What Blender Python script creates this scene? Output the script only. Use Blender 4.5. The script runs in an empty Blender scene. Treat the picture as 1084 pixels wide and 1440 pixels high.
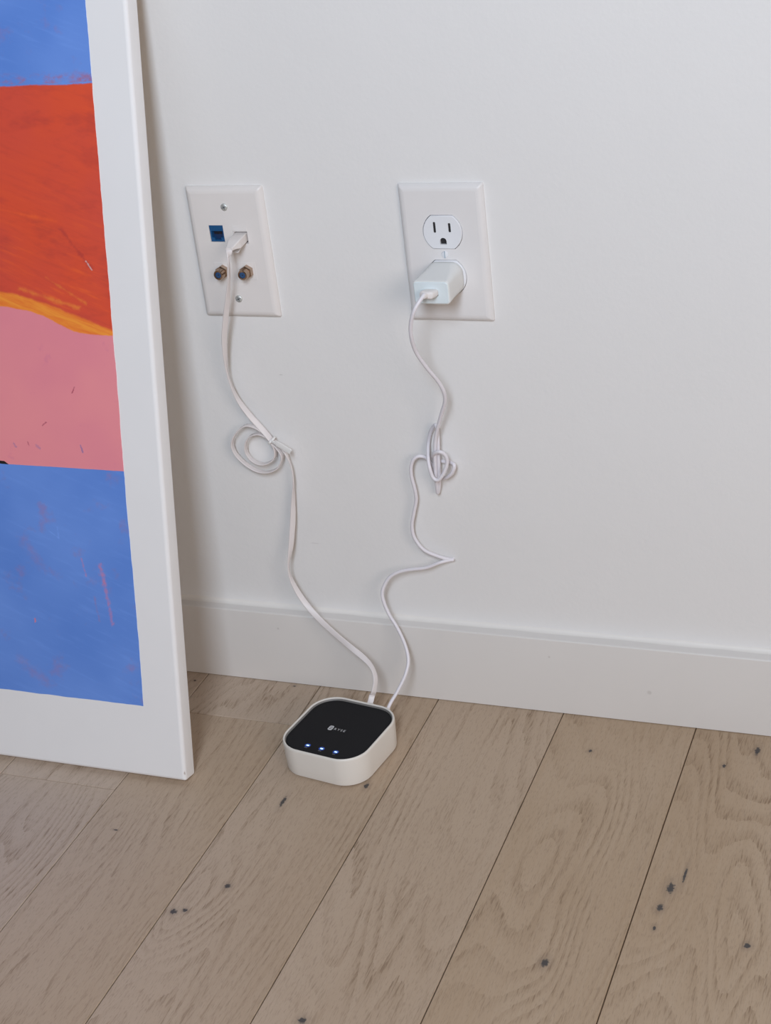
import bpy, bmesh, math, random
from mathutils import Vector, Matrix
from mathutils.geometry import tessellate_polygon

random.seed(7)
S = 0.001                      # everything below is measured in millimetres
sc = bpy.context.scene
C = sc.collection

# ------------------------------------------------------------------ camera
FPX = 2280.15
cd = bpy.data.cameras.new('camera')
cam = bpy.data.objects.new('camera', cd); C.objects.link(cam)
cd.sensor_fit = 'VERTICAL'; cd.sensor_height = 24.0
cd.lens = FPX * 24.0 / 1440.0
cd.clip_start = 0.02; cd.clip_end = 50
RIGHT = Vector((0.930581, 0.348075, -0.113414))
FWD = Vector((-0.360497, 0.817361, -0.449404))
UP = Vector((-0.063726, 0.459092, 0.8861))
M = Matrix((RIGHT, UP, -FWD)).transposed().to_4x4()
M.translation = Vector((457.12, -1232.59, 872.97)) * S
cam.matrix_world = M
sc.camera = cam

# ------------------------------------------------------------------ light
sc.view_settings.view_transform = 'Standard'
sc.view_settings.look = 'None'
sc.view_settings.exposure = 0.0
sc.view_settings.gamma = 1.0
sc.view_settings.use_curve_mapping = False
W = bpy.data.worlds.new('room_ambient'); sc.world = W
W.use_nodes = True
W.node_tree.nodes['Background'].inputs[0].default_value = (1.0, 0.82, 0.72, 1)
W.node_tree.nodes['Background'].inputs[1].default_value = 0.065

def area(name, loc, target, sx, sy, power, col):
    l = bpy.data.lights.new(name, 'AREA'); l.shape = 'RECTANGLE'
    l.size = sx; l.size_y = sy; l.energy = power; l.color = col
    o = bpy.data.objects.new(name, l); C.objects.link(o)
    o.location = loc
    o.rotation_euler = (Vector(target) - Vector(loc)).to_track_quat('-Z', 'Y').to_euler()
    return o
# cool light of an assumed, unseen window high behind camera, placed to fit shadows
area('assumed_window_light', (0.43, -1.9, 1.62), (0.43, 0, 1.62), 0.44, 1.0, 38.5, (0.76, 0.865, 1.0))
# softer, warmer light assumed on the right, added to lift the canvas shadow
area('assumed_warm_light', (3.1, -3.0, 1.8), (-0.2, 0, 0.4), 2.0, 1.8, 60, (1.0, 0.89, 0.82))

# ------------------------------------------------------------------ helpers
def srgb(r, g, b):
    f = lambda v: (v / 255 / 12.92) if v / 255 <= 0.04045 else ((v / 255 + 0.055) / 1.055) ** 2.4
    return (f(r), f(g), f(b), 1.0)

class NT:
    """small node-tree writer"""
    def __init__(self, name):
        self.m = bpy.data.materials.new(name); self.m.use_nodes = True
        self.t = self.m.node_tree; self.b = self.t.nodes['Principled BSDF']
    def n(self, typ, ins=None, **kw):
        nd = self.t.nodes.new(typ)
        for k, v in kw.items(): setattr(nd, k, v)
        for k, v in (ins or {}).items(): self.put(nd.inputs[k], v)
        return nd
    def put(self, sock, v):
        if isinstance(v, bpy.types.NodeSocket): self.t.links.new(v, sock)
        else: sock.default_value = v
    def math(self, op, a, b=0.0, c=None, clamp=False):
        nd = self.t.nodes.new('ShaderNodeMath'); nd.operation = op; nd.use_clamp = clamp
        self.put(nd.inputs[0], a); self.put(nd.inputs[1], b)
        if c is not None: self.put(nd.inputs[2], c)
        return nd.outputs[0]
    def vmath(self, op, a, b=(0, 0, 0)):
        nd = self.t.nodes.new('ShaderNodeVectorMath'); nd.operation = op
        self.put(nd.inputs[0], a); self.put(nd.inputs[1], b)
        return nd.outputs['Value'] if op in ('LENGTH', 'DISTANCE', 'DOT_PRODUCT') else nd.outputs[0]
    def mix(self, fac, a, b, blend='MIX'):
        nd = self.t.nodes.new('ShaderNodeMix'); nd.data_type = 'RGBA'; nd.blend_type = blend
        self.put(nd.inputs[0], fac); self.put(nd.inputs[6], a); self.put(nd.inputs[7], b)
        return nd.outputs[2]
    def ramp(self, v, lo, hi, a=0.0, b=1.0):
        nd = self.t.nodes.new('ShaderNodeMapRange'); nd.interpolation_type = 'SMOOTHSTEP'
        for i, x in enumerate((v, lo, hi, a, b)): self.put(nd.inputs[i], x)
        return nd.outputs[0]
    def noise(self, vec, scale, detail=2.0, rough=0.5, dist=0.0, typ='FBM'):
        nd = self.n('ShaderNodeTexNoise', {'Vector': vec, 'Scale': scale, 'Detail': detail, 'Roughness': rough, 'Distortion': dist})
        return nd.outputs['Fac']
    def obj(self): return self.n('ShaderNodeTexCoord').outputs['Object']
    def pos(self): return self.n('ShaderNodeNewGeometry').outputs['Position']
    def sep(self, v):
        s = self.n('ShaderNodeSeparateXYZ', {0: v}); return s.outputs
    def comb(self, x, y, z): return self.n('ShaderNodeCombineXYZ', {0: x, 1: y, 2: z}).outputs[0]
    def bump(self, h, strength=0.2, dist=0.001):
        self.put(self.b.inputs['Normal'], self.n('ShaderNodeBump', {'Strength': strength, 'Distance': dist, 'Height': h}).outputs[0])
    def done(self, col=None, rough=None, metal=None, **kw):
        if col is not None: self.put(self.b.inputs['Base Color'], col)
        if rough is not None: self.put(self.b.inputs['Roughness'], rough)
        if metal is not None: self.put(self.b.inputs['Metallic'], metal)
        for k, v in kw.items(): self.put(self.b.inputs[k], v)
        return self.m

def plain(name, col, rough=0.45, metal=0.0, grain=0.0, gscale=400.0, var=0.04, **kw):
    """moulded plastic / metal: faint colour mottling and fine relief"""
    t = NT(name); v = t.obj()
    n = t.noise(v, 60.0, 3.0)
    dark = tuple(c * (1 - var) for c in col[:3]) + (1,)
    c = t.mix(n, dark, col)
    if grain: t.bump(t.noise(v, gscale, 2.0), grain, 0.0005)
    return t.done(c, rough, metal, **kw)

# ---- mesh construction
class MB:
    def __init__(self): self.v = []; self.f = []; self.sm = []
    def add(self, vs, fs, smooth=False):
        o = len(self.v); self.v += [tuple(p) for p in vs]
        self.f += [tuple(i + o for i in f) for f in fs]; self.sm += [smooth] * len(fs)
    def loft(self, rings, cap0=True, cap1=True, smooth=True, closed=True):
        n = len(rings[0]); vs = [p for r in rings for p in r]; fs = []
        for k in range(len(rings) - 1):
            for i in range(n if closed else n - 1):
                j = (i + 1) % n
                fs.append((k * n + i, k * n + j, (k + 1) * n + j, (k + 1) * n + i))
        self.add(vs, fs, smooth)
        o = len(self.v) - len(vs)
        if cap0: self.f.append(tuple(o + i for i in reversed(range(n)))); self.sm.append(False)
        if cap1: self.f.append(tuple(o + (len(rings) - 1) * n + i for i in range(n))); self.sm.append(False)
    def holed(self, outer, holes, z):
        """flat face at height z with holes, plus nothing else"""
        loops = [[Vector((x, y, 0)) for x, y in l] for l in [outer] + holes]
        tris = tessellate_polygon(loops)
        flat = [(x, y, z) for l in [outer] + holes for x, y in l]
        fs = []
        for a, b, c in tris:
            pa, pb, pc = flat[a], flat[b], flat[c]
            cr = (pb[0] - pa[0]) * (pc[1] - pa[1]) - (pb[1] - pa[1]) * (pc[0] - pa[0])
            if abs(cr) < 1e-9: continue
            fs.append((a, b, c) if cr > 0 else (a, c, b))
        self.add(flat, fs, False)
    def well(self, loop, z1, z0, cap=False):
        """side wall of a hole, facing inward"""
        n = len(loop)
        vs = [(x, y, z1) for x, y in loop] + [(x, y, z0) for x, y in loop]
        fs = [(i, i + n, (i + 1) % n + n, (i + 1) % n) for i in range(n)]
        a = sum(loop[i][0] * loop[(i + 1) % n][1] - loop[(i + 1) % n][0] * loop[i][1] for i in range(n))
        if a < 0: fs = [tuple(reversed(f)) for f in fs]
        fs = [tuple(reversed(f)) for f in fs]
        self.add(vs, fs, False)
    def box(self, x0, x1, y0, y1, z0, z1):
        v = [(x, y, z) for z in (z0, z1) for y in (y0, y1) for x in (x0, x1)]
        self.add(v, [(0, 2, 3, 1), (4, 5, 7, 6), (0, 1, 5, 4), (2, 6, 7, 3), (0, 4, 6, 2), (1, 3, 7, 5)])
    def mesh(self, name):
        me = bpy.data.meshes.new(name)
        me.from_pydata([(x * S, y * S, z * S) for x, y, z in self.v], [], self.f)
        for p, s in zip(me.polygons, self.sm): p.use_smooth = s
        me.update(); return me
    def build(self, name, mat, parent=None, merge=True, sharp=40):
        me = self.mesh(name); me.materials.append(mat)
        if merge:
            bm = bmesh.new(); bm.from_mesh(me)
            bmesh.ops.remove_doubles(bm, verts=bm.verts, dist=1e-7)
            lim = math.radians(sharp)
            for e in bm.edges:
                if len(e.link_faces) == 2 and e.calc_face_angle(0) > lim: e.smooth = False
            bm.to_mesh(me); bm.free()
        o = bpy.data.objects.new(name, me); C.objects.link(o)
        if parent: o.parent = parent
        return o

def rrect(w, h, r, n=6, cx=0, cy=0):
    pts = []
    for qx, qy, a0 in ((1, 1, 0), (-1, 1, 90), (-1, -1, 180), (1, -1, 270)):
        for k in range(n + 1):
            a = math.radians(a0 + 90 * k / n)
            pts.append((cx + qx * (w / 2 - r) + r * math.cos(a), cy + qy * (h / 2 - r) + r * math.sin(a)))
    return pts
def circle(r, n=24, cx=0, cy=0, a0=0):
    return [(cx + r * math.cos(a0 + 2 * math.pi * i / n), cy + r * math.sin(a0 + 2 * math.pi * i / n)) for i in range(n)]
def at(loop, z): return [(x, y, z) for x, y in loop]
def rounded_block(w, h, r, z0, z1, e, n=6, e0=0.0, k=4, taper=0.0):
    """rings of a rounded-rectangle block, front edge (z1) rounded by e, back edge by e0"""
    rings = []
    if e0 > 0:
        for i in range(k + 1):
            a = math.pi / 2 * i / k; d = e0 * (1 - math.sin(a)); z = z0 + e0 * (1 - math.cos(a))
            rings.append(at(rrect(w - 2 * d, h - 2 * d, max(r - d, .05), n), z))
    else: rings.append(at(rrect(w, h, r, n), z0))
    w2, h2 = w - 2 * taper, h - 2 * taper
    for i in range(k + 1):
        a = math.pi / 2 * i / k; d = e * (1 - math.cos(a)); z = z1 - e * (1 - math.sin(a))
        rings.append(at(rrect(w2 - 2 * d, h2 - 2 * d, max(r - d, .05), n), z))
    return rings
def spline(P, sub=8):
    """Catmull-Rom (centripetal-ish) through rows of numbers"""
    out = []
    for i in range(len(P) - 1):
        p0, p1, p2, p3 = P[max(i - 1, 0)], P[i], P[i + 1], P[min(i + 2, len(P) - 1)]
        for k in range(sub):
            t = k / sub
            out.append(tuple(0.5 * ((2 * b) + (-a + c) * t + (2 * a - 5 * b + 4 * c - d) * t * t + (-a + 3 * b - 3 * c + d) * t ** 3)
                             for a, b, c, d in zip(p0, p1, p2, p3)))
    out.append(tuple(P[-1])); return out
def sweep(mb, path, section, frames):
    """section: 2D loop; frames: (u, v) unit vectors per path point"""
    rings = []
    for p, (u, v) in zip(path, frames):
        p = Vector(p[:3])
        rings.append([tuple(p + u * a + v * b) for a, b in section])
    mb.loft(rings)
def pt_frames(path):
    fr = []; u = None
    for i in range(len(path)):
        t = (Vector(path[min(i + 1, len(path) - 1)][:3]) - Vector(path[max(i - 1, 0)][:3])).normalized()
        if u is None: u = t.orthogonal().normalized()
        u = (u - t * u.dot(t)).normalized(); fr.append((u, t.cross(u)))
    return fr
def lathe(mb, prof, n=24):
    """profile of (r, z), axis z, rings"""
    mb.loft([at(circle(max(r, 1e-3), n), z) for r, z in prof])

def empty(name, loc, rot=(0, 0, 0), size=0.02):
    o = bpy.data.objects.new(name, None); C.objects.link(o)
    o.location = Vector(loc) * S; o.rotation_euler = rot; o.empty_display_size = size
    return o
def tag(o, label, cat, group=None):
    o['label'] = label; o['category'] = cat
    if group: o['group'] = group
    return o
def struct(o): o['kind'] = 'structure'; return o
UPR = (math.pi / 2, 0, 0)       # local x right, y up, z out of the wall

# ------------------------------------------------------------------ materials
def mat_wall():
    t = NT('painted_wall'); v = t.pos()
    n = t.noise(v, 9.0, 3.0); c = t.mix(n, (0.775, 0.765, 0.755, 1), (0.80, 0.79, 0.78, 1))
    s = t.sep(v)
    # a few nicks in the paint
    for x, z, rx, rz in ((-.1725, .3303, .0022, .0008), (-.1638, .1559, .006, .0005), (-.0236, .149, .003, .002)):
        dx = t.math('DIVIDE', t.math('SUBTRACT', s[0], x), rx); dz = t.math('DIVIDE', t.math('SUBTRACT', s[2], z), rz)
        d = t.math('SQRT', t.math('ADD', t.math('MULTIPLY', dx, dx), t.math('MULTIPLY', dz, dz)))
        c = t.mix(t.ramp(d, 0.4, 1.1, 0.35, 0.0), c, (0.45, 0.43, 0.42, 1))
    h = t.math('ADD', t.noise(v, 260.0, 3.0, 0.55), t.math('MULTIPLY', t.noise(v, 45.0, 2.0), 1.5))
    t.bump(h, 0.13, 0.0012)
    return t.done(c, 0.55, **{'Specular IOR Level': 0.35})
def mat_base():
    t = NT('baseboard_paint'); v = t.pos(); s = t.sep(v)
    c = t.mix(t.noise(v, 14.0, 3.0), (0.70, 0.672, 0.645, 1), (0.73, 0.705, 0.68, 1))
    for x, z, r in ((-.2112, .0637, .0018), (.0653, .0619, .0016), (.158, .034, .003)):
        dx = t.math('SUBTRACT', s[0], x); dz = t.math('SUBTRACT', s[2], z)
        d = t.math('SQRT', t.math('ADD', t.math('MULTIPLY', dx, dx), t.math('MULTIPLY', dz, dz)))
        c = t.mix(t.ramp(d, r * .3, r, 0.35, 0.0), c, (0.4, 0.37, 0.35, 1))
    t.bump(t.noise(v, 180.0, 2.0), 0.06, 0.001)
    return t.done(c, 0.42)

KNOTS = [(-135.6, -312.4, 2.6, 2.8), (-166.4, -352.0, 3.2, 3.0), (-157.7, -348.2, 2.6, 2.2), (-135.9, -195.3, 1.8, 8.0),
         (-69.8, -158.0, 2.2, 4.0), (-12.7, -439.4, 3.0, 3.5), (114.0, -66.8, 1.7, 2.0), (234.2, -65.2, 1.7, 2.6),
         (258.8, -37.6, 2.2, 6.0), (221.6, -234.0, 3.0, 6.5), (218.2, -258.0, 2.6, 4.0), (146.7, -338.7, 3.2, 4.2),
         (290.7, -285.5, 2.6, 3.0), (218.8, -282.1, 1.4, 2.4), (-308.5, -28.1, 1.4, 1.2), (-201.2, -18.6, 1.4, 1.2),
         (229.5, -216.0, 1.2, 9.0), (-269.7, -265.5, 2.4, 0.8), (-395, -330, 2.5, 3), (360, -180, 2.6, 4), (40, -560, 3, 4), (-240, -610, 3, 3)]
def mat_wood():
    t = NT('limed_oak'); P = t.pos(); s = t.sep(P)
    rnd = t.n('ShaderNodeObjectInfo').outputs['Random']
    off = t.math('MULTIPLY', rnd, 37.0)
    halo = None; core = None; swirl = None
    wob = t.noise(P, 420.0, 2.0)
    for x, y, rx, ry in KNOTS:
        dx = t.math('DIVIDE', t.math('SUBTRACT', s[0], x * S), rx * S)
        dy = t.math('DIVIDE', t.math('SUBTRACT', s[1], y * S), ry * S)
        d = t.math('SQRT', t.math('MULTIPLY_ADD', dx, dx, t.math('MULTIPLY', dy, dy)))
        core = d if core is None else t.math('MINIMUM', core, d)
        # grain bends around the larger knots
        if rx > 2.3:
            dyl = t.math('MULTIPLY', dy, 0.35 * ry / 3.0)
            g = t.math('POWER', 2.718, t.math('MULTIPLY', t.math('MULTIPLY_ADD', dx, dx, t.math('MULTIPLY', dyl, dyl)), -0.018))
            swirl = g if swirl is None else t.math('ADD', swirl, g)
    core = t.math('ADD', core, t.math('MULTIPLY', t.math('SUBTRACT', wob, 0.5), 1.5))
    # growth-ring field: stretched along the board (y)
    vx = t.comb(t.math('MULTIPLY', s[0], 8.0), t.math('MULTIPLY', s[1], 1.25), off)
    big = t.noise(vx, 1.0, 2.0, 0.45, 0.3)
    jit = t.noise(t.comb(t.math('MULTIPLY', s[0], 420.0), t.math('MULTIPLY', s[1], 30.0), off), 1.0, 2.0)
    ring = t.math('MULTIPLY_ADD', swirl, 0.075, big)
    saw = t.math('FRACT', t.math('MULTIPLY_ADD', ring, 30.0, t.math('MULTIPLY', jit, 0.35)))
    late = t.ramp(saw, 0.35, 0.95)                                      # porous early wood band
    # pores: short dark dashes along the grain, gathered in the early wood
    pv = t.comb(t.math('MULTIPLY', s[0], 760.0), t.math('MULTIPLY', s[1], 62.0), off)
    pore = t.ramp(t.noise(pv, 1.0, 2.0, 0.6), 0.50, 0.66)
    pv2 = t.comb(t.math('MULTIPLY', s[0], 1300.0), t.math('MULTIPLY', s[1], 150.0), off)
    fleck = t.ramp(t.noise(pv2, 1.0, 1.0, 0.6), 0.54, 0.70)
    fv = t.comb(t.math('MULTIPLY', s[0], 330.0), t.math('MULTIPLY', s[1], 14.0), off)
    fib = t.noise(fv, 1.0, 3.0, 0.6)
    area_ = t.ramp(t.noise(t.comb(t.math('MULTIPLY', s[0], 12.0), t.math('MULTIPLY', s[1], 5.0), off), 1.0, 2.0), 0.40, 0.64)
    tone = t.noise(t.comb(t.math('MULTIPLY', s[0], 5.0), t.math('MULTIPLY', s[1], 2.2), off), 1.0, 3.0)
    A = (0.420, 0.298, 0.192, 1); B = (0.480, 0.356, 0.246, 1); G = (0.585, 0.476, 0.390, 1)
    c = t.mix(t.ramp(tone, 0.3, 0.7), A, B)
    # boards further left pinker, painted paler to offset dimmer light; each differs a little
    tint = t.math('ADD', t.ramp(s[0], 0.05, -0.42, 0.05, 0.75), t.math('MULTIPLY', t.math('SUBTRACT', t.math('FRACT', t.math('MULTIPLY', rnd, 7.31)), 0.5), 0.5), clamp=True)
    c = t.mix(tint, c, G)
    c = t.mix(t.math('MULTIPLY', t.ramp(fib, 0.35, 0.75), 0.16), c, (0.56, 0.45, 0.35, 1))
    c = t.mix(t.math('MULTIPLY', late, t.math('MULTIPLY_ADD', area_, 0.19, 0.04)), c, (0.27, 0.175, 0.10, 1))
    c = t.mix(t.math('MULTIPLY', pore, t.math('MULTIPLY', late, t.math('MULTIPLY_ADD', area_, 0.46, 0.22))), c, (0.20, 0.125, 0.07, 1))
    c = t.mix(t.math('MULTIPLY', fleck, 0.28), c, (0.22, 0.15, 0.10, 1))
    core2 = t.math('ADD', core, t.math('MULTIPLY', t.math('SUBTRACT', fib, 0.5), 1.6))
    c = t.mix(t.ramp(core2, 0.6, 3.2, 0.26, 0.0), c, (0.17, 0.13, 0.105, 1))
    c = t.mix(t.ramp(core, 0.60, 1.2, 0.90, 0.0), c, (0.045, 0.045, 0.05, 1))
    h = t.math('SUBTRACT', t.math('MULTIPLY', fib, 0.4), t.math('MULTIPLY', pore, 0.8))
    t.bump(h, 0.12, 0.0006)
    r = t.math('MULTIPLY_ADD', fib, 0.16, 0.44)
    return t.done(c, r, **{'Specular IOR Level': 0.35})

def mat_canvas():
    t = NT('primed_canvas'); v = t.obj(); s = t.sep(v)
    wv = t.math('MULTIPLY', t.math('SINE', t.math('MULTIPLY', s[0], 7800.0)), t.math('SINE', t.math('MULTIPLY', s[1], 7800.0)))
    t.bump(t.math('MULTIPLY_ADD', t.noise(v, 300.0, 2.0), 1.5, wv), 0.10, 0.0006)
    c = t.mix(t.noise(v, 22.0, 3.0), (0.85, 0.845, 0.85, 1), (0.88, 0.875, 0.88, 1))
    dx = t.math('DIVIDE', t.math('ADD', s[0], .0012), .0011); dy = t.math('DIVIDE', t.math('SUBTRACT', s[1], .008), .004)
    d = t.math('SQRT', t.math('MULTIPLY_ADD', dx, dx, t.math('MULTIPLY', dy, dy)))
    c = t.mix(t.ramp(t.math('ADD', d, t.noise(v, 900.0)), 0.6, 1.2, 0.6, 0.0), c, (0.22, 0.10, 0.05, 1))
    return t.done(c, 0.7)

def mat_paint():
    t = NT('acrylic_paint'); v = t.obj(); s = t.sep(v)
    wig = t.math('MULTIPLY', t.math('SUBTRACT', t.noise(v, 55.0, 4.0, 0.6), 0.5), 0.004)
    y = t.math('ADD', s[1], wig); x = s[0]
    # brushed noise, strokes mostly sideways
    br = t.noise(t.comb(t.math('MULTIPLY', s[0], 26.0), t.math('MULTIPLY', t.math('MULTIPLY_ADD', s[0], 0.35, s[1]), 190.0), 0.0), 1.0, 4.0, 0.6)
    blot = t.noise(v, 34.0, 4.0, 0.62)
    soft = t.noise(v, 11.0, 2.0)
    def curve(pts):   # x in m -> y in m through the given points
        nd = t.n('ShaderNodeFloatCurve')
        cv = nd.mapping.curves[0]
        P = [((a + 760) / 760, b / 823) for a, b in pts]
        cv.points[0].location = P[0]; cv.points[1].location = P[-1]
        for q in P[1:-1]: cv.points.new(*q)
        nd.mapping.update()
        t.put(nd.inputs['Value'], t.math('MULTIPLY_ADD', x, 1 / 0.76, 1.0, clamp=True))
        return t.math('MULTIPLY', nd.outputs[0], 0.823)
    blue = t.mix(t.ramp(soft, 0.3, 0.7), PAINT['blue0'], PAINT['blue1'])
    blue = t.mix(t.math('MULTIPLY', t.ramp(br, 0.5, 0.75), 0.3), blue, PAINT['blue2'])
    blue = t.mix(t.ramp(blot, 0.56, 0.74, 0.0, 0.45), blue, PAINT['mauve'])
    red = t.mix(t.ramp(soft, 0.35, 0.65), PAINT['red0'], PAINT['red1'])
    red = t.mix(t.ramp(t.noise(t.comb(t.math('MULTIPLY', s[0], 14.0), t.math('MULTIPLY', s[1], 30.0), 3.0), 1.0, 4.0, 0.65), 0.48, 0.68, 0.0, 0.55), red, PAINT['red2'])
    warm = t.ramp(y, 0.58, 0.43)                       # more orange underpaint lower down
    red = t.mix(t.math('MULTIPLY', t.ramp(br, 0.52, 0.72), t.math('MULTIPLY_ADD', warm, 0.5, 0.10)), red, PAINT['orange_red'])
    red = t.mix(t.math('MULTIPLY', t.ramp(br, 0.50, 0.30), 0.22), red, PAINT['red2'])
    org = t.mix(t.ramp(br, 0.35, 0.65), PAINT['orange0'], PAINT['orange1'])
    pink = t.mix(t.ramp(soft, 0.3, 0.7), PAINT['pink0'], PAINT['pink1'])
    pink = t.mix(t.ramp(blot, 0.63, 0.72, 0.0, 0.4), pink, PAINT['pink2'])
    e1 = curve([(-760, 462), (-200, 456), (-149, 449), (-106, 440), (-78, 431), (-40, 418), (0, 408)])
    e2 = curve([(-760, 442), (-200, 440), (-150, 436.5), (-110, 429.5), (-80, 417), (-65, 414), (-38, 413), (0, 412)])
    c = blue
    c = t.mix(t.math('LESS_THAN', y, 0.6232), c, t.mix(t.ramp(y, .622, .6232), red, PAINT['mauve']))
    scr = t.math('MULTIPLY', t.ramp(y, 0.6345, 0.627), t.math('GREATER_THAN', y, 0.6242))
    c = t.mix(t.math('MULTIPLY', scr, t.ramp(t.noise(t.comb(t.math('MULTIPLY', s[0], 55.0), t.math('MULTIPLY', s[1], 90.0), 0.0), 1.0, 4.0, 0.7), 0.42, 0.66)), c, t.mix(0.35, PAINT['mauve'], PAINT['rust']))
    c = t.mix(t.ramp(t.math('SUBTRACT', e1, y), -0.0015, 0.0015), c, org)
    c = t.mix(t.ramp(t.math('SUBTRACT', e2, y), -0.0006, 0.0008), c, pink)
    y2 = t.math('MULTIPLY_ADD', wig, 0.25, s[1])
    c = t.mix(t.math('LESS_THAN', y2, 0.2924), c, blue)
    bk = t.math('MULTIPLY', t.math('LESS_THAN', t.math('ABSOLUTE', t.math('SUBTRACT', y2, 0.2937)), 0.0014), t.math('LESS_THAN', t.math('ADD', x, t.math('MULTIPLY', y2, 1.6)), 0.310))
    c = t.mix(bk, c, (0.012, 0.010, 0.010, 1))
    # pink scrapes in the lower blue, flecks in the pink, a dark stroke in the red
    def stroke(a, b, w, col, amt, ns=500.0, lo=0.2):
        nonlocal c
        ax, ay, bx, by = a[0] * S, a[1] * S, b[0] * S, b[1] * S
        L = math.hypot(bx - ax, by - ay); ux, uy = (bx - ax) / L, (by - ay) / L
        px = t.math('SUBTRACT', s[0], ax); py = t.math('SUBTRACT', s[1], ay)
        al = t.math('MULTIPLY_ADD', px, ux, t.math('MULTIPLY', py, uy))
        ac = t.math('ABSOLUTE', t.math('MULTIPLY_ADD', px, -uy, t.math('MULTIPLY', py, ux)))
        over = t.math('MAXIMUM', t.math('MULTIPLY', al, -1.0), t.math('SUBTRACT', al, L))
        d = t.math('DIVIDE', t.math('MAXIMUM', ac, over), w * S)
        d = t.math('ADD', d, t.math('MULTIPLY', t.math('SUBTRACT', t.noise(v, ns, 4.0, 0.65), 0.5), 3.2))
        c = t.mix(t.ramp(d, lo, 1.0, amt, 0.0), c, col)
    stroke((-70.5, 203), (-68.5, 186), 3.8, PAINT['coral'], 0.5, 260.0, -.4)
    stroke((-68, 186), (-63.5, 148), 2.8, PAINT['coral'], 0.42, 260.0, -.4)
    stroke((-90, 208), (-86.5, 192), 1.5, PAINT['coral'], 0.35, 260.0, -.4)
    stroke((-80, 172), (-77, 150), 1.8, PAINT['mauve'], 0.5, 260.0, -.4)
    stroke((-150, 222), (-136, 200), 9.0, PAINT['mauve'], 0.34, 120.0, -.6)
    stroke((-165, 100), (-140, 84), 9.0, PAINT['mauve'], 0.36, 120.0, -.6)
    stroke((-146.5, 145), (-146.0, 143), 1.5, PAINT['coral'], 0.9, 200.0)
    stroke((-84, 361), (-81, 366), 1.0, PAINT['darkpink'], 0.8)
    stroke((-80, 313.5), (-78.5, 307.5), 1.1, PAINT['mauve'], 0.9)
    stroke((-118, 330), (-114, 333), 0.8, PAINT['darkpink'], 0.7)
    stroke((-126, 311), (-123, 309), 1.6, PAINT['mauve'], 0.5)
    stroke((-150, 312), (-148, 309), 1.4, PAINT['mauve'], 0.5)
    stroke((-135, 314), (-134, 311), 0.9, PAINT['darkpink'], 0.6)
    stroke((-80, 503), (-54, 471), 3.2, PAINT['red2'], 0.75, 120.0, -.3)
    stroke((-58, 476), (-53.5, 469), 0.9, (0.72, 0.55, 0.55, 1), 0.7)
    stroke((-128, 452), (-70, 436), 3.0, PAINT['orange1'], 0.5, 90.0, -.6)
    stroke((-100, 462), (-62, 440), 2.2, PAINT['orange1'], 0.4, 90.0, -.6)
    stroke((-150, 522), (-85, 510), 2.0, PAINT['orange_red'], 0.6, 90.0, -.5)
    stroke((-122, 232), (-112, 226), 0.8, PAINT['blue2'], 0.8, 200.0)
    stroke((-112, 226), (-112.5, 236), 0.8, PAINT['blue2'], 0.8, 200.0)
    wv = t.math('MULTIPLY', t.math('SINE', t.math('MULTIPLY', s[0], 7800.0)), t.math('SINE', t.math('MULTIPLY', s[1], 7800.0)))
    t.bump(t.math('MULTIPLY_ADD', br, 3.0, t.math('MULTIPLY', wv, 0.6)), 0.14, 0.0006)
    return t.done(c, 0.5)
def dv(c, k=1.32):
    q = srgb(*c); return tuple(min(1.0, x * k) for x in q[:3]) + (1.0,)
PAINT = dict(blue0=dv((84, 124, 198)), blue1=dv((97, 135, 207)), blue2=dv((110, 148, 218)), mauve=dv((142, 108, 150)),
             red0=dv((197, 72, 54)), red1=dv((204, 74, 46)), red2=dv((170, 58, 50)), orange_red=dv((218, 92, 44)),
             orange0=dv((216, 112, 44)), orange1=dv((226, 142, 52)), pink0=dv((211, 127, 139)), pink1=dv((217, 134, 140)),
             pink2=dv((196, 112, 138)), coral=dv((205, 108, 112)), rust=dv((158, 78, 84)), darkpink=dv((158, 66, 88)))

M_wall = mat_wall(); M_base = mat_base(); M_wood = mat_wood(); M_canvas = mat_canvas(); M_paint = mat_paint()
M_subfloor = plain('subfloor_dark', (0.12, 0.068, 0.036, 1), 0.9)
M_caulk = plain('caulk', (0.80, 0.775, 0.74, 1), 0.5)
M_ivory = plain('ivory_plastic', (0.79, 0.755, 0.735, 1), 0.36, grain=0.03)
M_plate = plain('white_plastic_plate', (0.785, 0.765, 0.76, 1), 0.33, grain=0.03)
M_recept = plain('outlet_plastic', (0.80, 0.81, 0.84, 1), 0.32)
M_dark = plain('dark_cavity', (0.018, 0.016, 0.018, 1), 0.7)
M_bluejack = plain('blue_jack_plastic', (0.008, 0.085, 0.23, 1), 0.45)
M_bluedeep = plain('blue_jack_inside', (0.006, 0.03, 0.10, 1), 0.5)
M_blueins = plain('blue_dielectric', (0.022, 0.075, 0.19, 1), 0.5)
M_nickel = plain('bronzed_nickel', (0.50, 0.37, 0.28, 1), 0.27, 1.0, var=0.15)
M_steel = plain('zinc_screw', (0.66, 0.68, 0.66, 1), 0.45, 0.55, var=0.1)
M_gold = plain('gold_contact', (0.10, 0.075, 0.05, 1), 0.5, 1.0)
M_wire_flat = plain('flat_cable_pvc', (0.77, 0.72, 0.71, 1), 0.42, grain=0.03)
M_wire_round = plain('round_cable_pvc', (0.79, 0.76, 0.80, 1), 0.4)
M_plug = plain('plug_plastic', (0.80, 0.755, 0.735, 1), 0.4)
M_clear = plain('clear_latch', (0.72, 0.70, 0.69, 1), 0.2)
M_charger = plain('charger_plastic', (0.78, 0.79, 0.78, 1), 0.38)
M_chargerface = plain('charger_face_light_tint', (0.74, 0.82, 0.85, 1), 0.33)  # bluish light on the end face is put into this colour
M_tie = plain('tie_plastic', (0.84, 0.83, 0.81, 1), 0.4)
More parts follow.
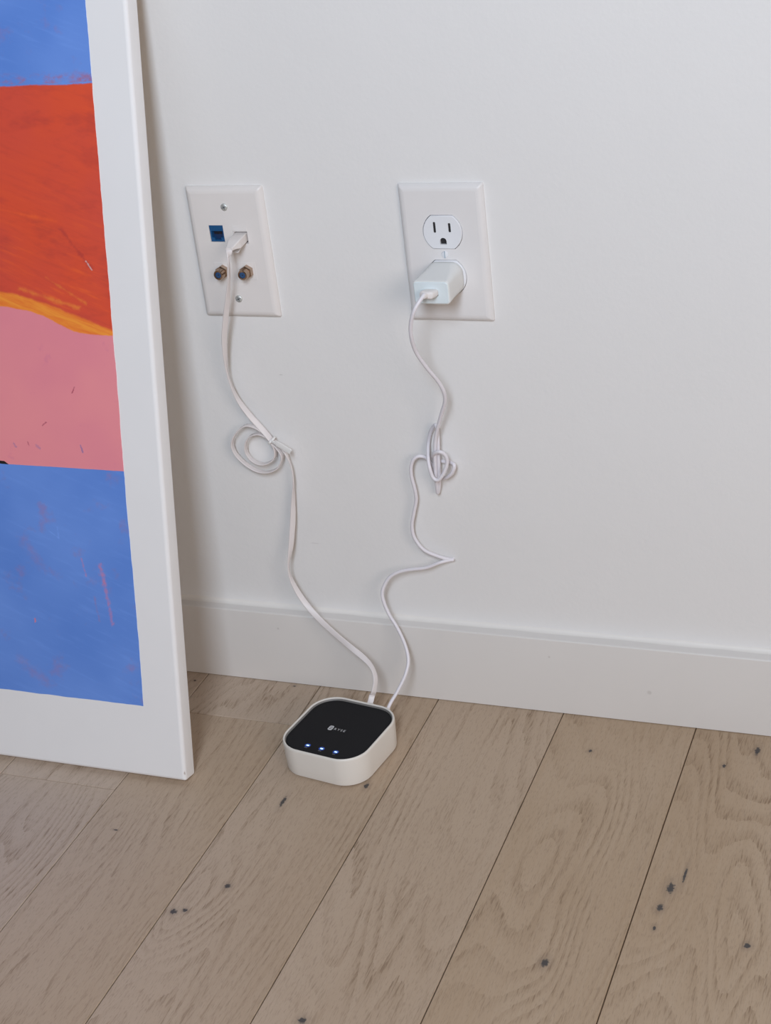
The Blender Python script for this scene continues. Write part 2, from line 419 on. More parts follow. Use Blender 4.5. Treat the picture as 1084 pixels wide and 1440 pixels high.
M_hubshell = plain('hub_shell_plastic', (0.79, 0.755, 0.70, 1), 0.42, grain=0.03)
M_hubtop = plain('hub_black_panel', (0.011, 0.011, 0.013, 1), 0.5, grain=0.02, **{'Specular IOR Level': 0.12})
M_hubrim = plain('hub_grey_gasket', (0.20, 0.19, 0.18, 1), 0.5)
M_print = plain('silver_print', (0.55, 0.55, 0.56, 1), 0.5)
M_slot = plain('screw_slot_grey', (0.40, 0.47, 0.54, 1), 0.5)
M_printdim = plain('grey_print', (0.17, 0.18, 0.20, 1), 0.5)
M_wood_raw = plain('pine_stretcher', (0.52, 0.36, 0.20, 1), 0.6, grain=0.1)
def glow(name, col, st):
    t = NT(name); n = t.noise(t.obj(), 300.0)
    c = t.mix(n, col, tuple(min(1, x * 1.1) for x in col[:3]) + (1,))
    return t.done((0.01, 0.02, 0.06, 1), 0.4, **{'Emission Color': c, 'Emission Strength': st})
M_ledcore = glow('led_core', (0.45, 0.72, 1.0, 1), 2.2)
M_ledhalo = glow('led_halo', (0.012, 0.05, 0.30, 1), 0.9)  # halo round each light, imitated by a faintly glowing disc

# cable centre lines: x, y, z (and twist in degrees for the flat one)
ETH=[(-189.3,-32.0,453.1,110),(-190.4,-32.0,444.7,100),(-194.9,-29.0,427.3,88),(-202.3,-25.0,405.8,60),(-212.3,-20.0,376.7,50),(-217.4,-16.0,354.3,75),
 (-219.5,-13.0,332.0,112),(-215.2,-11.0,310.0,85),(-206.4,-10.0,293.5,52),(-196.5,-9.5,280.0,40),(-188.5,-10.0,269.2,60),(-186.2,-8.5,259.7,90),
 (-187.3,-8.5,250.6,90),(-193.6,-8.5,244.6,90),(-201.9,-8.5,242.1,90),(-210.5,-8.5,244.8,90),(-216.1,-8.5,252.4,90),(-215.9,-8.5,261.4,90),
 (-210.3,-8.5,270.1,90),(-201.3,-8.5,273.4,90),(-193.8,-8.5,271.5,90),(-188.5,-8.5,266.2,90),(-181.6,-8.5,257.1,90),(-180.0,-8.5,249.4,90),
 (-186.1,-8.5,239.4,90),(-196.4,-8.5,234.3,90),(-207.7,-8.5,234.7,90),(-219.1,-8.5,241.1,90),(-227.7,-8.5,250.8,90),(-230.0,-8.5,261.2,90),
 (-224.6,-8.5,272.0,90),(-213.5,-8.5,281.1,90),(-203.5,-8.5,280.5,90),(-195.4,-8.5,275.3,90),(-188.1,-8.5,268.5,90),(-181.6,-8.5,263.8,90),
 (-176.6,-8.5,256.8,90),(-173.1,-8.5,247.0,112),(-171.8,-8.5,236.9,112),(-172.4,-8.5,225.5,112),(-174.0,-8.0,215.7,92),(-176.4,-9.0,199.5,62),
 (-178.6,-10.5,183.4,40),(-183.0,-13.5,158.5,52),(-187.6,-16.5,137.2,105),(-184.9,-18.5,122.0,85),(-175.3,-21.5,104.9,50),(-161.3,-26.0,90.6,30),
 (-144.9,-31.0,78.5,15),(-128.0,-36.0,68.2,15),(-110.0,-42.0,58.7,60),(-99.7,-48.0,52.5,85),(-94.4,-55.0,44.8,75),(-95.1,-61.0,35.0,50)]
USB=[(-3.5,-60.5,429.7),(-6.5,-64.0,425.4),(-9.8,-66.0,419.4),(-14.3,-64.0,407.9),(-16.7,-60.0,394.4),(-17.2,-52.0,378.4),(-12.8,-43.0,360.7),
 (-7.5,-35.0,345.7),(-4.7,-30.0,333.1),(-6.2,-26.0,322.0),(-13.2,-21.0,305.9),(-21.7,-16.0,284.7),(-25.4,-14.0,265.6),(-27.4,-12.0,248.1),
 (-29.0,-9.0,232.6),(-30.0,-6.0,222.0),(-26.9,-8.0,232.3),(-24.7,-10.0,250.0),(-23.4,-11.0,264.3),(-22.2,-11.0,280.7),(-23.9,-8.0,290.7),
 (-30.2,-5.0,283.6),(-34.1,-5.0,271.8),(-33.1,-12.0,261.5),(-30.9,-17.0,253.1),(-28.1,-18.0,243.4),(-23.4,-18.0,241.6),(-17.8,-17.0,248.4),
 (-14.0,-16.0,258.4),(-14.9,-17.0,266.3),(-19.1,-19.0,270.0),(-26.0,-16.0,265.9),(-30.2,-6.0,256.1),(-23.3,-4.0,253.4),(-14.7,-6.0,253.5),
 (-9.8,-10.0,252.3),(-13.2,-10.0,244.5),(-21.2,-7.0,238.0),(-29.6,-3.5,238.2),(-33.8,-3.5,249.1),(-37.6,-7.0,257.5),(-43.3,-9.0,259.5),
 (-48.4,-10.0,256.2),(-51.5,-10.0,248.4),(-52.0,-10.0,238.7),(-50.5,-10.0,227.5),(-50.5,-9.0,215.7),(-54.5,-9.0,201.2),(-57.8,-9.0,188.0),
 (-56.8,-9.0,175.1),(-48.6,-9.0,162.9),(-35.5,-6.0,155.3),(-27.8,-3.5,152.1),(-23.6,-2.2,151.0),(-27.1,-4.0,151.1),(-35.4,-8.0,150.0),
 (-48.9,-10.0,144.6),(-69.2,-12.0,141.1),(-81.6,-14.0,135.9),(-88.7,-16.0,127.9),(-92.4,-19.0,116.1),(-87.4,-22.0,99.6),(-78.1,-26.0,85.7),
 (-70.2,-31.0,70.6),(-65.9,-38.0,58.0),(-67.6,-46.0,46.2),(-73.4,-55.0,33.8),(-77.7,-61.0,26.7)]

# ------------------------------------------------------------------ structure
mb = MB(); mb.box(-1700, 1700, 0, 110, -20, 2500)
wall = struct(mb.build('wall_back', M_wall))

# baseboard with an eased top edge, bead of caulk along the wall
mb = MB(); prof = [(0, 0.7), (-14.1, 0.7), (-14.1, 79.4)]
for k in range(1, 5):
    a = math.pi / 2 * k / 4
    prof.append((-14.1 + 1.6 * (1 - math.cos(a)), 79.2 + 1.6 * math.sin(a)))
prof.append((0, 80.8))
mb.loft([[(x, y, z) for y, z in prof] for x in (-1690, 1690)], smooth=True)
base = struct(mb.build('baseboard_back', M_base, sharp=50))
mb = MB(); cp = [(0.0, 80.7)] + [(-4.2 + 4.2 * math.sin(a), 80.75 + 3.4 * (1 - math.cos(a))) for a in [math.pi / 2 * k / 5 for k in range(6)]]
rings = []
rs = random.Random(3)
for i in range(121):
    x = -1690 + i * 3380 / 120; j = 1 + rs.uniform(-.18, .18)
    rings.append([(x, y * j, 80.7 + (z - 80.7) * j) for y, z in cp])
mb.loft(rings); mb.build('caulk_bead', M_caulk, base)

# floor: dark subfloor and single oak boards running up to the wall
mb = MB(); mb.box(-1700, 1700, -2900, 0, -40, -3.0)
floor = struct(mb.build('floor', M_subfloor))
PW, PO, GAP = 124.9, -300.0, 0.42
def plank(x0, x1, y0, y1):
    m = MB(); e = 0.45
    x0 += GAP; x1 -= GAP; y0 += GAP; y1 -= GAP
    ox, oy = (x0 + x1) / 2, (y0 + y1) / 2
    lo = [(x0 - ox, y0 - oy), (x1 - ox, y0 - oy), (x1 - ox, y1 - oy), (x0 - ox, y1 - oy)]
    hi = [(x + (e if x < 0 else -e), y + (e if y < 0 else -e)) for x, y in lo]
    m.loft([at(lo, -12), at(lo, -0.6), at(hi, 0)], smooth=False)
    o = m.build('plank', M_wood, floor); o.location = (ox * S, oy * S, 0)
rp = random.Random(11)
cuts = {0: [-81.75, -1500], -1: [-212.0, -1900], -2: [-1200], 1: [-1350], 2: [-1700], 3: [-900], 4: [-1250], 5: [-700, -2000]}
for i in range(-12, 16):
    cs = [-2.0] + cuts.get(i, sorted([-rp.uniform(500, 1300), -rp.uniform(1500, 2500)], reverse=True)) + [-2890]
    for a, b in zip(cs, cs[1:]):
        plank(PO + i * PW, PO + (i + 1) * PW, b, a)

# ------------------------------------------------------------------ leaning canvas
PT, PTH, PWD, PHT = 17.8, 0.213, 760.0, 822.0
pic = empty('canvas_painting', (-235.55, -191.62, PT * math.sin(PTH)), (math.pi / 2 - PTH, 0, 0))
tag(pic, 'large abstract canvas of blue, red and pink bands with white border, leaning on wall', 'painting')
mb = MB()
rings = rounded_block(PWD, PHT, 2.2, -PT, 0, 3.6, n=5, e0=1.2, k=6)
rings = [[(x - PWD / 2, y + PHT / 2, z) for x, y, z in r] for r in rings]
mb.loft(rings, cap0=False); 
inner = [(x - PWD / 2, y + PHT / 2) for x, y in rrect(PWD - 80, PHT - 80, 1)]
mb.build('canvas', M_canvas, pic, sharp=60)
for (x0, x1, y0, y1) in ((-PWD + 2, -2, 2, 40), (-PWD + 2, -2, PHT - 40, PHT - 2), (-40, -2, 40.5, PHT - 40.5), (-PWD + 2, -PWD + 40, 40.5, PHT - 40.5)):
    m = MB(); m.box(x0, x1, y0, y1, -PT - 0.2, -2.2); m.build('stretcher_bar', M_wood_raw, pic)
mb = MB(); rr = random.Random(5)
X0, X1, Y0, Y1 = -PWD + 38, -38.0, 70.4, PHT - 70
loop = []
def jag(n): 
    v = 0; o = []
    for _ in range(n):
        v = v * .8 + rr.uniform(-.22, .22); o.append(v)
    return o
for k, j in enumerate(jag(160)): loop.append((X0 + (X1 - X0) * k / 160, Y0 + j))
for k, j in enumerate(jag(180)): loop.append((X1 + j, Y0 + (Y1 - Y0) * k / 180))
for k, j in enumerate(jag(160)): loop.append((X1 - (X1 - X0) * k / 160, Y1 + j))
for k, j in enumerate(jag(180)): loop.append((X0 + j, Y1 - (Y1 - Y0) * k / 180))
mb.holed(loop, [], 0.35)
n = len(loop); vs = at(loop, 0.35) + at(loop, -0.3)
mb.add(vs, [(i + n, (i + 1) % n + n, (i + 1) % n, i) for i in range(n)])
mb.build('paint_layer', M_paint, pic)['label'] = 'painted bands of blue, red, orange and pink'

# ------------------------------------------------------------------ wall plates
PLW, PLH, PLD = 74.5, 120.2, 5.6
def plate_mesh(holes):
    m = MB(); rings = [at(rrect(PLW, PLH, 1.6, 5), 0.0)]
    # pillowed rim: rises steeply, then eases into the flat middle
    for d, z in ((0.0, 1.3), (0.3, 2.1), (0.9, 3.1), (1.9, 4.2), (3.1, 5.0), (4.5, 5.42), (6.0, PLD)):
        rings.append(at(rrect(PLW - 2 * d, PLH - 2 * d, max(1.6 - d * .15, .5), 5), z))
    m.loft(rings, cap0=True, cap1=False)
    m.holed(rrect(PLW - 12.0, PLH - 12.0, max(1.6 - 6.0 * .15, .5), 5), holes, PLD)
    for h in holes: m.well(h, PLD, 1.0)
    return m
def screw(parent, x, y, mat, slot, r=3.3):
    m = MB(); lathe(m, [(r, PLD - .4), (r, PLD + .25), (r * .9, PLD + .75), (r * .6, PLD + 1.05), (r * .2, PLD + 1.15)], 24)
    o = m.build('screw', mat, parent); o.location = (x * S, y * S, 0)
    m = MB(); z = PLD + 1.2
    if slot == 'cross':
        for k in range(2):
            a = math.radians(20 + 90 * k); c_, s_ = math.cos(a), math.sin(a); w, l = .42, 1.9
            q = [(-l, -w), (l, -w), (l, w), (-l, w)]
            q = [(px * c_ - py * s_, px * s_ + py * c_) for px, py in q]
            m.loft([at(q, z - .6), at(q, z)], smooth=False)
        sm = M_printdim
    else:
        q = [(-.45, -r * .97), (.45, -r * .97), (.45, r * .97), (-.45, r * .97)]
        m.loft([at(q, PLD), at(q, z - .02)], smooth=False); sm = M_slot
    m.build('screw_slot', sm, o)

# -- power outlet
outlet = empty('power_outlet', (0, 0, 447.95), UPR)
tag(outlet, 'white duplex power outlet on wall with upper socket free and charger in lower', 'power outlet')
def recept_loop(r, hh, cy, n=14):
    a = math.asin(hh / r); pts = []
    for k in range(n + 1): 
        t_ = -a + 2 * a * k / n; pts.append((r * math.cos(t_), cy + r * math.sin(t_)))
    for k in range(n + 1):
        t_ = math.pi - a + 2 * a * k / n; pts.append((r * math.cos(t_), cy + r * math.sin(t_)))
    return pts
plate = plate_mesh([recept_loop(17.5, 14.7, 19.45), recept_loop(17.5, 14.7, -19.45)]).build('cover_plate', M_plate, outlet)
m = MB(); m.box(-19, 19, -36, 36, 0.3, 1.2); m.build('outlet_cavity', M_dark, outlet)
def slots(cy):
    d = [(2.9 * math.cos(a), cy - 7.6 + 2.9 * math.sin(a)) for a in [math.pi * k / 10 for k in range(11)]]
    d += [(-2.9, cy - 10.4), (2.9, cy - 10.4)]
    return [rrect(2.1, 9.2, .7, 3, -6.6, cy + 4.4), rrect(2.1, 7.9, .7, 3, 6.6, cy + 4.1), d]
for cy in (19.45, -19.45):
    m = MB(); lo = recept_loop(17.05, 14.25, cy); zt = PLD + 1.15
    ins = lambda d: recept_loop(17.05 - d, 14.25 - d, cy)
    m.loft([at(lo, 1.2), at(lo, zt - .5), at(ins(.18), zt - .15), at(ins(.5), zt)], cap0=False, cap1=False)
    m.holed(ins(.5), slots(cy), zt)
    for h in slots(cy): m.well(h, zt, 1.25)
    o = m.build('socket_face', M_recept, outlet)
    o['label'] = 'cool white socket face with two slots and a round earth hole'
    for k, h in enumerate(slots(cy)):
        m = MB(); dz = .5 if k < 2 else 2.2
        m.loft([at(h, 1.3), at(h, zt - dz)], smooth=False); m.build('slot' if k < 2 else 'earth_hole_shade', M_dark, o)  # near-black inserts stand in for the shade inside the openings
screw(outlet, 0, 0, M_recept, 'slot', 3.0)

# -- USB charger in the lower socket
ch = empty('usb_charger', (-0.9, -PLD - 1.3, 428.3), UPR)
tag(ch, 'white block USB charger plugged into the lower socket of the power outlet', 'charger')
CW, CH_, CD = 31.6, 20.4, 38.0
m = MB(); 
def csec(w, h, r, z): return at(rrect(w, h, r, 8), z)
m.loft([csec(CW - .6, 27.2, 9.5, 0), csec(CW + .4, 28.0, 10, .7), csec(CW + .2, 27.4, 9.6, 5), csec(CW, 25.2, 8.0, 13), csec(CW, 22.6, 6.0, 22), csec(CW, 21.0, 4.2, 31),
        csec(CW, CH_, 3.2, CD - 2.2), csec(CW - .3, CH_ - .3, 3.1, CD - 1.2), csec(CW - 1.0, CH_ - 1.0, 2.8, CD - .6), csec(CW - 1.6, CH_ - 1.6, 2.6, CD - .5)], cap1=True); m.build('charger_body', M_charger, ch)
m = MB()
port = rrect(12.4, 5.6, 1.2, 4, 0, 0)
rings = [at(rrect(CW - 2.0, CH_ - 2.0, 2.6, 6), CD - .7), at(rrect(CW - 2.0, CH_ - 2.0, 2.6, 6), CD - .2), at(rrect(CW - 2.8, CH_ - 2.8, 2.3, 6), CD + .1)]
m.loft(rings, cap0=False, cap1=False); m.holed(rrect(CW - 2.8, CH_ - 2.8, 2.3, 6), [port], CD + .1); m.well(port, CD + .1, CD - .45)
m.build('charger_face', M_chargerface, ch)['label'] = 'end face with the port, bluish light put into its colour'
m = MB(); m.loft([at(port, CD - .46), at(port, CD - .42)], smooth=False); m.build('port_cavity', M_dark, ch)
for px, ph in ((-6.6, 4.4), (6.6, 4.1)):
    m = MB(); q = rrect(1.5, 6.3, .3, 2, px + .9, ph); m.loft([at(q, -4.6), at(q, 0.6)], smooth=False); m.build('prong', M_steel, ch)

# -- data plate
dp = empty('data_wall_plate', (-199.47, 0, 447.42), UPR)
tag(dp, 'ivory wall plate with blue jack, network port and two coaxial sockets, beside canvas', 'wall plate')
JB = [(-18.4, 10.6), (-4.6, 10.6), (-4.6, 25.8), (-18.4, 25.8)]     # blue jack window
JW = [(4.6, 9.0), (18.4, 9.0), (18.4, 20.6), (4.6, 20.6)]           # network jack window
plate = plate_mesh([JB, JW]).build('cover_plate', M_ivory, dp)
# blue keystone: sloped hood above a dark mouth
m = MB()
x0, x1, y0, y1 = -18.2, -4.8, 10.8, 25.6
m.loft([[(x0, y1, PLD - .3), (x0, y1 - 4.6, PLD - .6), (x0, y1 - 5.2, 2.0), (x0, y1, 1.4)], [(x1, y1, PLD - .3), (x1, y1 - 4.6, PLD - .6), (x1, y1 - 5.2, 2.0), (x1, y1, 1.4)]], smooth=False)
hole = [(x0 + 2.0, y0 + 1.4), (x1 - 2.0, y0 + 1.4), (x1 - 2.0, y1 - 6.2), (x0 + 2.0, y1 - 6.2)]
hole = [(x0 + 1.3, y0 + 3.6), (x0 + 3.6, y0 + 3.6), (x0 + 3.6, y0 + 1.3), (x1 - 3.6, y0 + 1.3), (x1 - 3.6, y0 + 3.6), (x1 - 1.3, y0 + 3.6), (x1 - 1.3, y1 - 5.4), (x0 + 1.3, y1 - 5.4)]
m.holed([(x0, y0), (x1, y0), (x1, y1 - 4.8), (x0, y1 - 4.8)], [hole], PLD - .9)
m.well(hole, PLD - .9, 1.6)
jk = m.build('network_jack', M_bluejack, dp); jk['label'] = 'empty blue keystone jack'
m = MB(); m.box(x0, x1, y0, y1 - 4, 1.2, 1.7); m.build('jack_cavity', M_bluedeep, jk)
for k in range(8):
    m = MB(); xx = x0 + 3.2 + k * 1.0; m.box(xx - .2, xx + .2, y1 - 8.6, y1 - 5.6, 2.6, 2.9); m.build('contact', M_gold, jk)
# white jack around the plug
m = MB(); x0, x1, y0, y1 = 4.8, 18.2, 9.2, 20.4
hole = [(x0 + .4, y0 + .4), (x1 - .2, y0 + .4), (x1 - .2, y1 - .5), (x0 + .4, y1 - .5)]
m.holed([(x0, y0), (x1, y0), (x1, y1), (x0, y1)], [hole], PLD - .3); m.well(hole, PLD - .3, 1.4)
m.loft([[(4.6, 20.8, PLD - .2), (4.6, 25.2, PLD - .2), (4.6, 25.2, PLD + .35), (4.6, 20.8, PLD + .5)], [(18.4, 20.8, PLD - .2), (18.4, 25.2, PLD - .2), (18.4, 25.2, PLD + .35), (18.4, 20.8, PLD + .5)]], smooth=False)
jw = m.build('network_jack', M_ivory, dp); jw['label'] = 'ivory keystone jack holding a plug'
m = MB(); m.box(x0, x1, y0, y1, 1.0, 1.5); m.build('jack_cavity', M_dark, jw)
screw(dp, 0, 42.2, M_steel, 'cross'); screw(dp, 0, -42.2, M_steel, 'cross')
# coaxial sockets
def coax(x, y):
    m = MB(); lathe(m, [(4.75, PLD - .3)] + [(4.75 if k % 2 else 4.5, PLD + 5.4 + k * .62) for k in range(9)] + [(4.3, PLD + 11.0), (2.9, PLD + 11.2), (2.8, PLD + 10.2)], 28)
    o = m.build('coaxial_socket', M_nickel, dp); o.location = (x * S, y * S, 0); o['label'] = 'bronze-coloured threaded coaxial socket with blue centre'
    m = MB(); hx = circle(6.2, 6, a0=math.radians(30)); hi = circle(5.6, 6, a0=math.radians(30))
    m.loft([at(hx, PLD - .2), at(hx, PLD + 4.8), at(hi, PLD + 5.5)], smooth=False); m.build('hex_nut', M_nickel, o)
    m = MB(); lathe(m, [(2.85, PLD + 9.8), (2.85, PLD + 10.5), (2.4, PLD + 10.7)], 20); m.build('dielectric', M_blueins, o)
    m = MB(); lathe(m, [(.6, PLD + 10), (.6, PLD + 10.8)], 10); m.build('centre_hole', M_dark, o)
    m = MB(); fr = rrect(17.0, 16.0, .5, 2); m.loft([at(fr, PLD - .2), at(rrect(17.0, 16.0, .5, 2), PLD + .12), at(rrect(16.6, 15.6, .5, 2), PLD + .2)], smooth=False)
    m.build('socket_base', M_ivory, o)
coax(-11.0, -16.4); coax(12.8, -16.2)

# ------------------------------------------------------------------ hub on the floor
HZ, HA, HB, HR, HYAW = 30.6, 44.6, 45.4, 25.5, -0.153
hub = empty('network_hub', (-109.0, -117.6, 0), (0, 0, HYAW))
tag(hub, 'small square white network hub with black top and three blue lights on floor', 'network hub')
def hr(d, z): return at(rrect(2 * (HA - d), 2 * (HB - d), HR - d, 14), z)
m = MB()
rings = [hr(3.2, 1.0), hr(2.0, 1.05), hr(1.2, 1.6), hr(0.95, 2.6), hr(0.4, 14), hr(0, 27.5), hr(0.05, 29.2), hr(.35, 30.1), hr(.9, HZ), hr(1.5, HZ), hr(2.0, HZ - .35), hr(2.15, HZ - 1.0), hr(2.2, HZ - 1.3)]
m.loft(rings, cap1=False); m.build('shell', M_hubshell, hub)
m = MB(); m.loft([hr(2.05, HZ - 0.95), hr(2.3, HZ - 1.1), hr(2.7, HZ - 1.9), hr(3.2, HZ - 3.0), hr(3.4, HZ - 3.4)], cap0=False, cap1=False); m.build('gasket', M_hubrim, hub)
m = MB(); m.loft([hr(3.05, HZ - 3.4), hr(3.05, HZ - 2.55), hr(3.4, HZ - 2.25), hr(4.2, HZ - 2.1)]); top = m.build('top_panel', M_hubtop, hub); top['label'] = 'matt black top panel with emblem and lights'
TZ = HZ - 2.1
for k in range(4):
    a = math.radians(45 + 90 * k); m = MB(); lathe(m, [(4.5, 0), (4.5, 1.2)], 16)
    o = m.build('rubber_foot', M_dark, hub); o.location = (28 * math.cos(a) * S * 1.1, 28 * math.sin(a) * S * 1.1, 0)
for lx in (-14.2, 0.75, 15.7):
    m = MB(); m.loft([at(rrect(5.6, 4.8, 2.3, 5), TZ - .1), at(rrect(5.6, 4.8, 2.3, 5), TZ + .04)], smooth=False)
    o = m.build('indicator_light', M_ledhalo, hub); o.location = (lx * S, -32.0 * S, 0); o['label'] = 'lit blue indicator light'
    m = MB(); m.loft([at(rrect(2.9, 1.4, .65, 4), TZ), at(rrect(2.9, 1.4, .65, 4), TZ + .09)], smooth=False); m.build('lamp_core', M_ledcore, o)
    m = MB()
    for q in ((-1.3, 0), (-.2, .25), (.9, 0)):
        m.loft([at(rrect(.7, .9 + q[1], .2, 2, q[0], -3.6), TZ - .1), at(rrect(.7, .9 + q[1], .2, 2, q[0], -3.6), TZ + .05)], smooth=False)
    m.build('light_caption', M_printdim, o)
# emblem: upright rounded badge with a slanted bar cut out
m = MB()
sh = lambda x, y: (x + .0 * y - 8.3, y - .6)
outer = [sh(*q) for q in rrect(4.6, 7.0, 1.8, 5)]
h1 = [sh(*q) for q in [(-1.1, .35), (1.1, 1.25), (1.1, 2.1), (-1.1, 1.2)]]
h2 = [sh(*q) for q in [(-1.1, -2.0), (1.1, -1.1), (1.1, -.25), (-1.1, -1.15)]]
m.holed(outer, [h1, h2], TZ + .06); n = len(outer)
m.add(at(outer, TZ + .06) + at(outer, TZ - .1), [(i + n, (i + 1) % n + n, (i + 1) % n, i) for i in range(n)])
m.build('emblem', M_print, hub)
tc = bpy.data.curves.new('wordmark', 'FONT'); tc.body = 'RYSE'; tc.size = 4.2 * S; tc.space_character = 1.45; tc.extrude = .05 * S; tc.align_x = 'LEFT'
to = bpy.data.objects.new('wordmark_text', tc); C.objects.link(to)
dg = bpy.context.evaluated_depsgraph_get(); me = bpy.data.meshes.new_from_object(to.evaluated_get(dg))
bpy.data.objects.remove(to); me.name = 'wordmark'
o = bpy.data.objects.new('wordmark', me); C.objects.link(o); me.materials.clear(); me.materials.append(M_print)
o.parent = hub; o.location = (-4.6 * S, -2.2 * S, (TZ + .02) * S)
# ports at the back
for lx, w, h in ((2.0, 13.5, 10.5), (21.0, 10.5, 5.4)):
    m = MB(); m.box(lx - w / 2, lx + w / 2, HB - 1.6, HB + .04, 19 - h / 2, 19 + h / 2); m.build('port', M_dark, hub)

def hubpt(x, y, z):
    c_, s_ = math.cos(HYAW), math.sin(HYAW)
    return (-109.0 + c_ * x - s_ * y, -117.6 + s_ * x + c_ * y, z)

# ------------------------------------------------------------------ flat network cable
NW = Vector((0, -1, 0))
cab = empty('network_cable', (ETH[0][0], ETH[0][1], ETH[0][2]))
tag(cab, 'flat white network cable with a tied coil, from wall plate to hub', 'cable')
def rel(o, root):
    o.parent = root; o.location = -root.location; return o
tail = [(*hubpt(2.3, 58.5, 29.5), 20), (*hubpt(2.1, 55.0, 25.0), 5), (*hubpt(2.0, 51.0, 22.0), 0)]
ctrl = [(-188.9, -28.5, 458.8, 0)] + ETH + tail
path = spline(ctrl, 7)
fr = []
for i, q in enumerate(path):
    t = (Vector(path[min(i + 1, len(path) - 1)][:3]) - Vector(path[max(i - 1, 0)][:3])).normalized()
    nn = NW - t * NW.dot(t)
    if nn.length < .15: nn = Vector((0, 0, 1)) - t * t.z
    nn.normalize(); side = t.cross(nn).normalized(); a = math.radians(q[3])
    u = side * math.cos(a) + nn * math.sin(a)
    fr.append((u, t.cross(u).normalized()))
# keep the frame from flipping
for i in range(1, len(fr)):
    if fr[i][0].dot(fr[i - 1][0]) < 0: fr[i] = (-fr[i][0], -fr[i][1])
# smooth it
for _ in range(6):
    f2 = list(fr)
    for i in range(1, len(fr) - 1):
        t = (Vector(path[i + 1][:3]) - Vector(path[i - 1][:3])).normalized()
        u = fr[i - 1][0] + fr[i][0] * 2 + fr[i + 1][0]; u = (u - t * u.dot(t)).normalized(); f2[i] = (u, t.cross(u).normalized())
    fr = f2
m = MB(); sweep(m, path, rrect(5.6, 1.35, .6, 3), fr); rel(m.build('flat_cord', M_wire_flat, None), cab)
# plug at the wall plate: clear-ended body, latch and tapered boot
pl = empty('plug_root', (0, 0, 0)); bpy.data.objects.remove(pl)
def xf(m, loc, ax, up):
    """local z along ax, local y along up"""
    ax = Vector(ax).normalized(); up = Vector(up); up = (up - ax * up.dot(ax)).normalized(); rx = up.cross(ax)
    m.v = [tuple(Vector(loc) + rx * x + up * y + ax * z) for x, y, z in m.v]; return m
def rj_plug(loc, ax, up, parent, k=1.0):
    m = MB()
    secs = [(11.4, 7.8, 0, 0), (11.4, 7.8, 15.5, 0), (11.0, 7.2, 17.0, 0), (9.2, 5.4, 20.5, .2), (7.4, 3.6, 24.0, .2), (6.6, 2.6, 27, .2)]
    m.loft([[(x, y, z * k) for x, y in rrect(w, h, .9, 3, 0, dy)] for w, h, z, dy in secs], smooth=False)
    o = rel(xf(m, loc, ax, up).build('plug', M_plug, None, sharp=25), parent)
    m = MB()   # springy latch under the body
    pts = [(-3.9, 4.0), (-4.3, 6.0), (-5.9, 11.0), (-7.0, 15.0), (-7.4, 17.0)]
    m.loft([[(-2.6, y - .45, z), (2.6, y - .45, z), (2.6, y + .45, z), (-2.6, y + .45, z)] for y, z in pts], smooth=False)
    rel(xf(m, loc, ax, up).build('latch', M_clear, None), o).parent = o
    o.children[0].location = (0, 0, 0)
rj_plug((-188.2, -2.2, 462.3), (-.03, -1, -.13), (0, 0, 1), cab)
rj_plug(hubpt(2, HB - 8, 17.2), Vector(hubpt(2, 10, 18.2)) - Vector(hubpt(2, 0, 15)), (0, 0, 1), cab, 0.66)
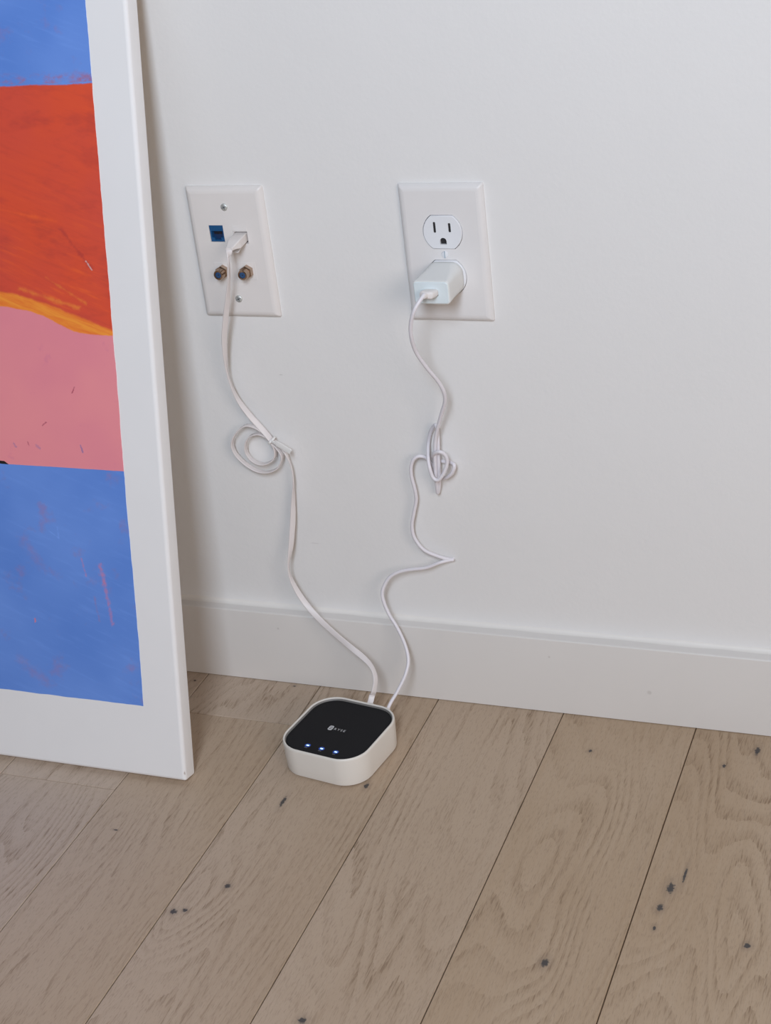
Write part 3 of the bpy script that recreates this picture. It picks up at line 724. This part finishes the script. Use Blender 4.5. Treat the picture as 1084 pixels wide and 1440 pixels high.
# tie around the coil
tie = empty('cable_tie', (-186.5, -8.5, 268.0))
tag(tie, 'short white tie wrapped round the coil of the flat network cable', 'cable tie')
ax = Vector((.68, 0, -.73)); ox = ax.cross(NW).normalized(); ctr = Vector((-187.6, -9.0, 267.6))
m = MB(); rings = []
for k in range(29):
    a = 2 * math.pi * k / 28; d = ox * (3.7 * math.cos(a)) + NW * (5.2 * math.sin(a)); dn = (ox * math.cos(a) + NW * math.sin(a)).normalized()
    rings.append([tuple(ctr + d + ax * w + dn * h) for w, h in ((-.9, 0), (.9, 0), (.9, .5), (-.9, .5))])
m.loft(rings, cap0=False, cap1=False, smooth=False); rel(m.build('tie_band', M_tie, None), tie)
m = MB(); tp = spline([(-185.2, -14.0, 269.3), (-182.0, -14.8, 268.0), (-178.5, -15.2, 267.0), (-172, -15.8, 263.6), (-166.2, -16.5, 260.3)], 5)
fr2 = []
for i in range(len(tp)):
    t = (Vector(tp[min(i + 1, len(tp) - 1)]) - Vector(tp[max(i - 1, 0)])).normalized(); u = t.cross(NW).normalized(); fr2.append((u, t.cross(u)))
rings = []
for i, (p_, (u, v)) in enumerate(zip(tp, fr2)):
    k = min(1.0, max(.5, (i - 3) / 5.0)); rings.append([tuple(Vector(p_) + u * a * k + v * b) for a, b in rrect(5.4, 1.1, .4, 3)])
m.loft(rings); rel(m.build('tie_tail', M_tie, None), tie)

# ------------------------------------------------------------------ round USB cable
uc = empty('usb_cable', USB[0])
tag(uc, 'thin round white USB cable with a knot, from charger to hub', 'cable')
tail = [hubpt(21.1, 57.0, 23.2), hubpt(21.0, 53.0, 20.8)]
path = spline([(-2.2, -57.0, 431.2)] + USB + tail, 8)
m = MB(); sweep(m, path, circle(1.7, 12), pt_frames(path)); rel(m.build('round_cord', M_wire_round, None), uc)
def usb_plug(loc, ax, up, L, parent, w=10.4, h=5.0):
    m = MB(); secs = [(w * .8, h * .5, -4.0), (w * .8, h * .5, -.4), (w, h, -.4), (w, h, L * .62), (w * .94, h * .94, L * .74), (w * .66, h * .8, L * .8), (4.6, 4.2, L * .84), (4.2, 4.0, L * 1.05), (3.6, 3.5, L * 1.2)]
    m.loft([at(rrect(a, b, min(a, b) * .42, 5), z) for a, b, z in secs], smooth=True)
    rel(xf(m, loc, ax, up).build('plug', M_plug, None, sharp=35), parent)
usb_plug((-0.9, -PLD - 1.3 - CD - .3, 428.6), (-.12, -1, .12), (0, 0, 1), 12.0, uc, 13.0, 6.6)
usb_plug(hubpt(21, HB + .5, 18.6), Vector(hubpt(21, 10, 18.0)) - Vector(hubpt(21, 0, 15)), (0, 0, 1), 8.0, uc, 9.5, 4.6)
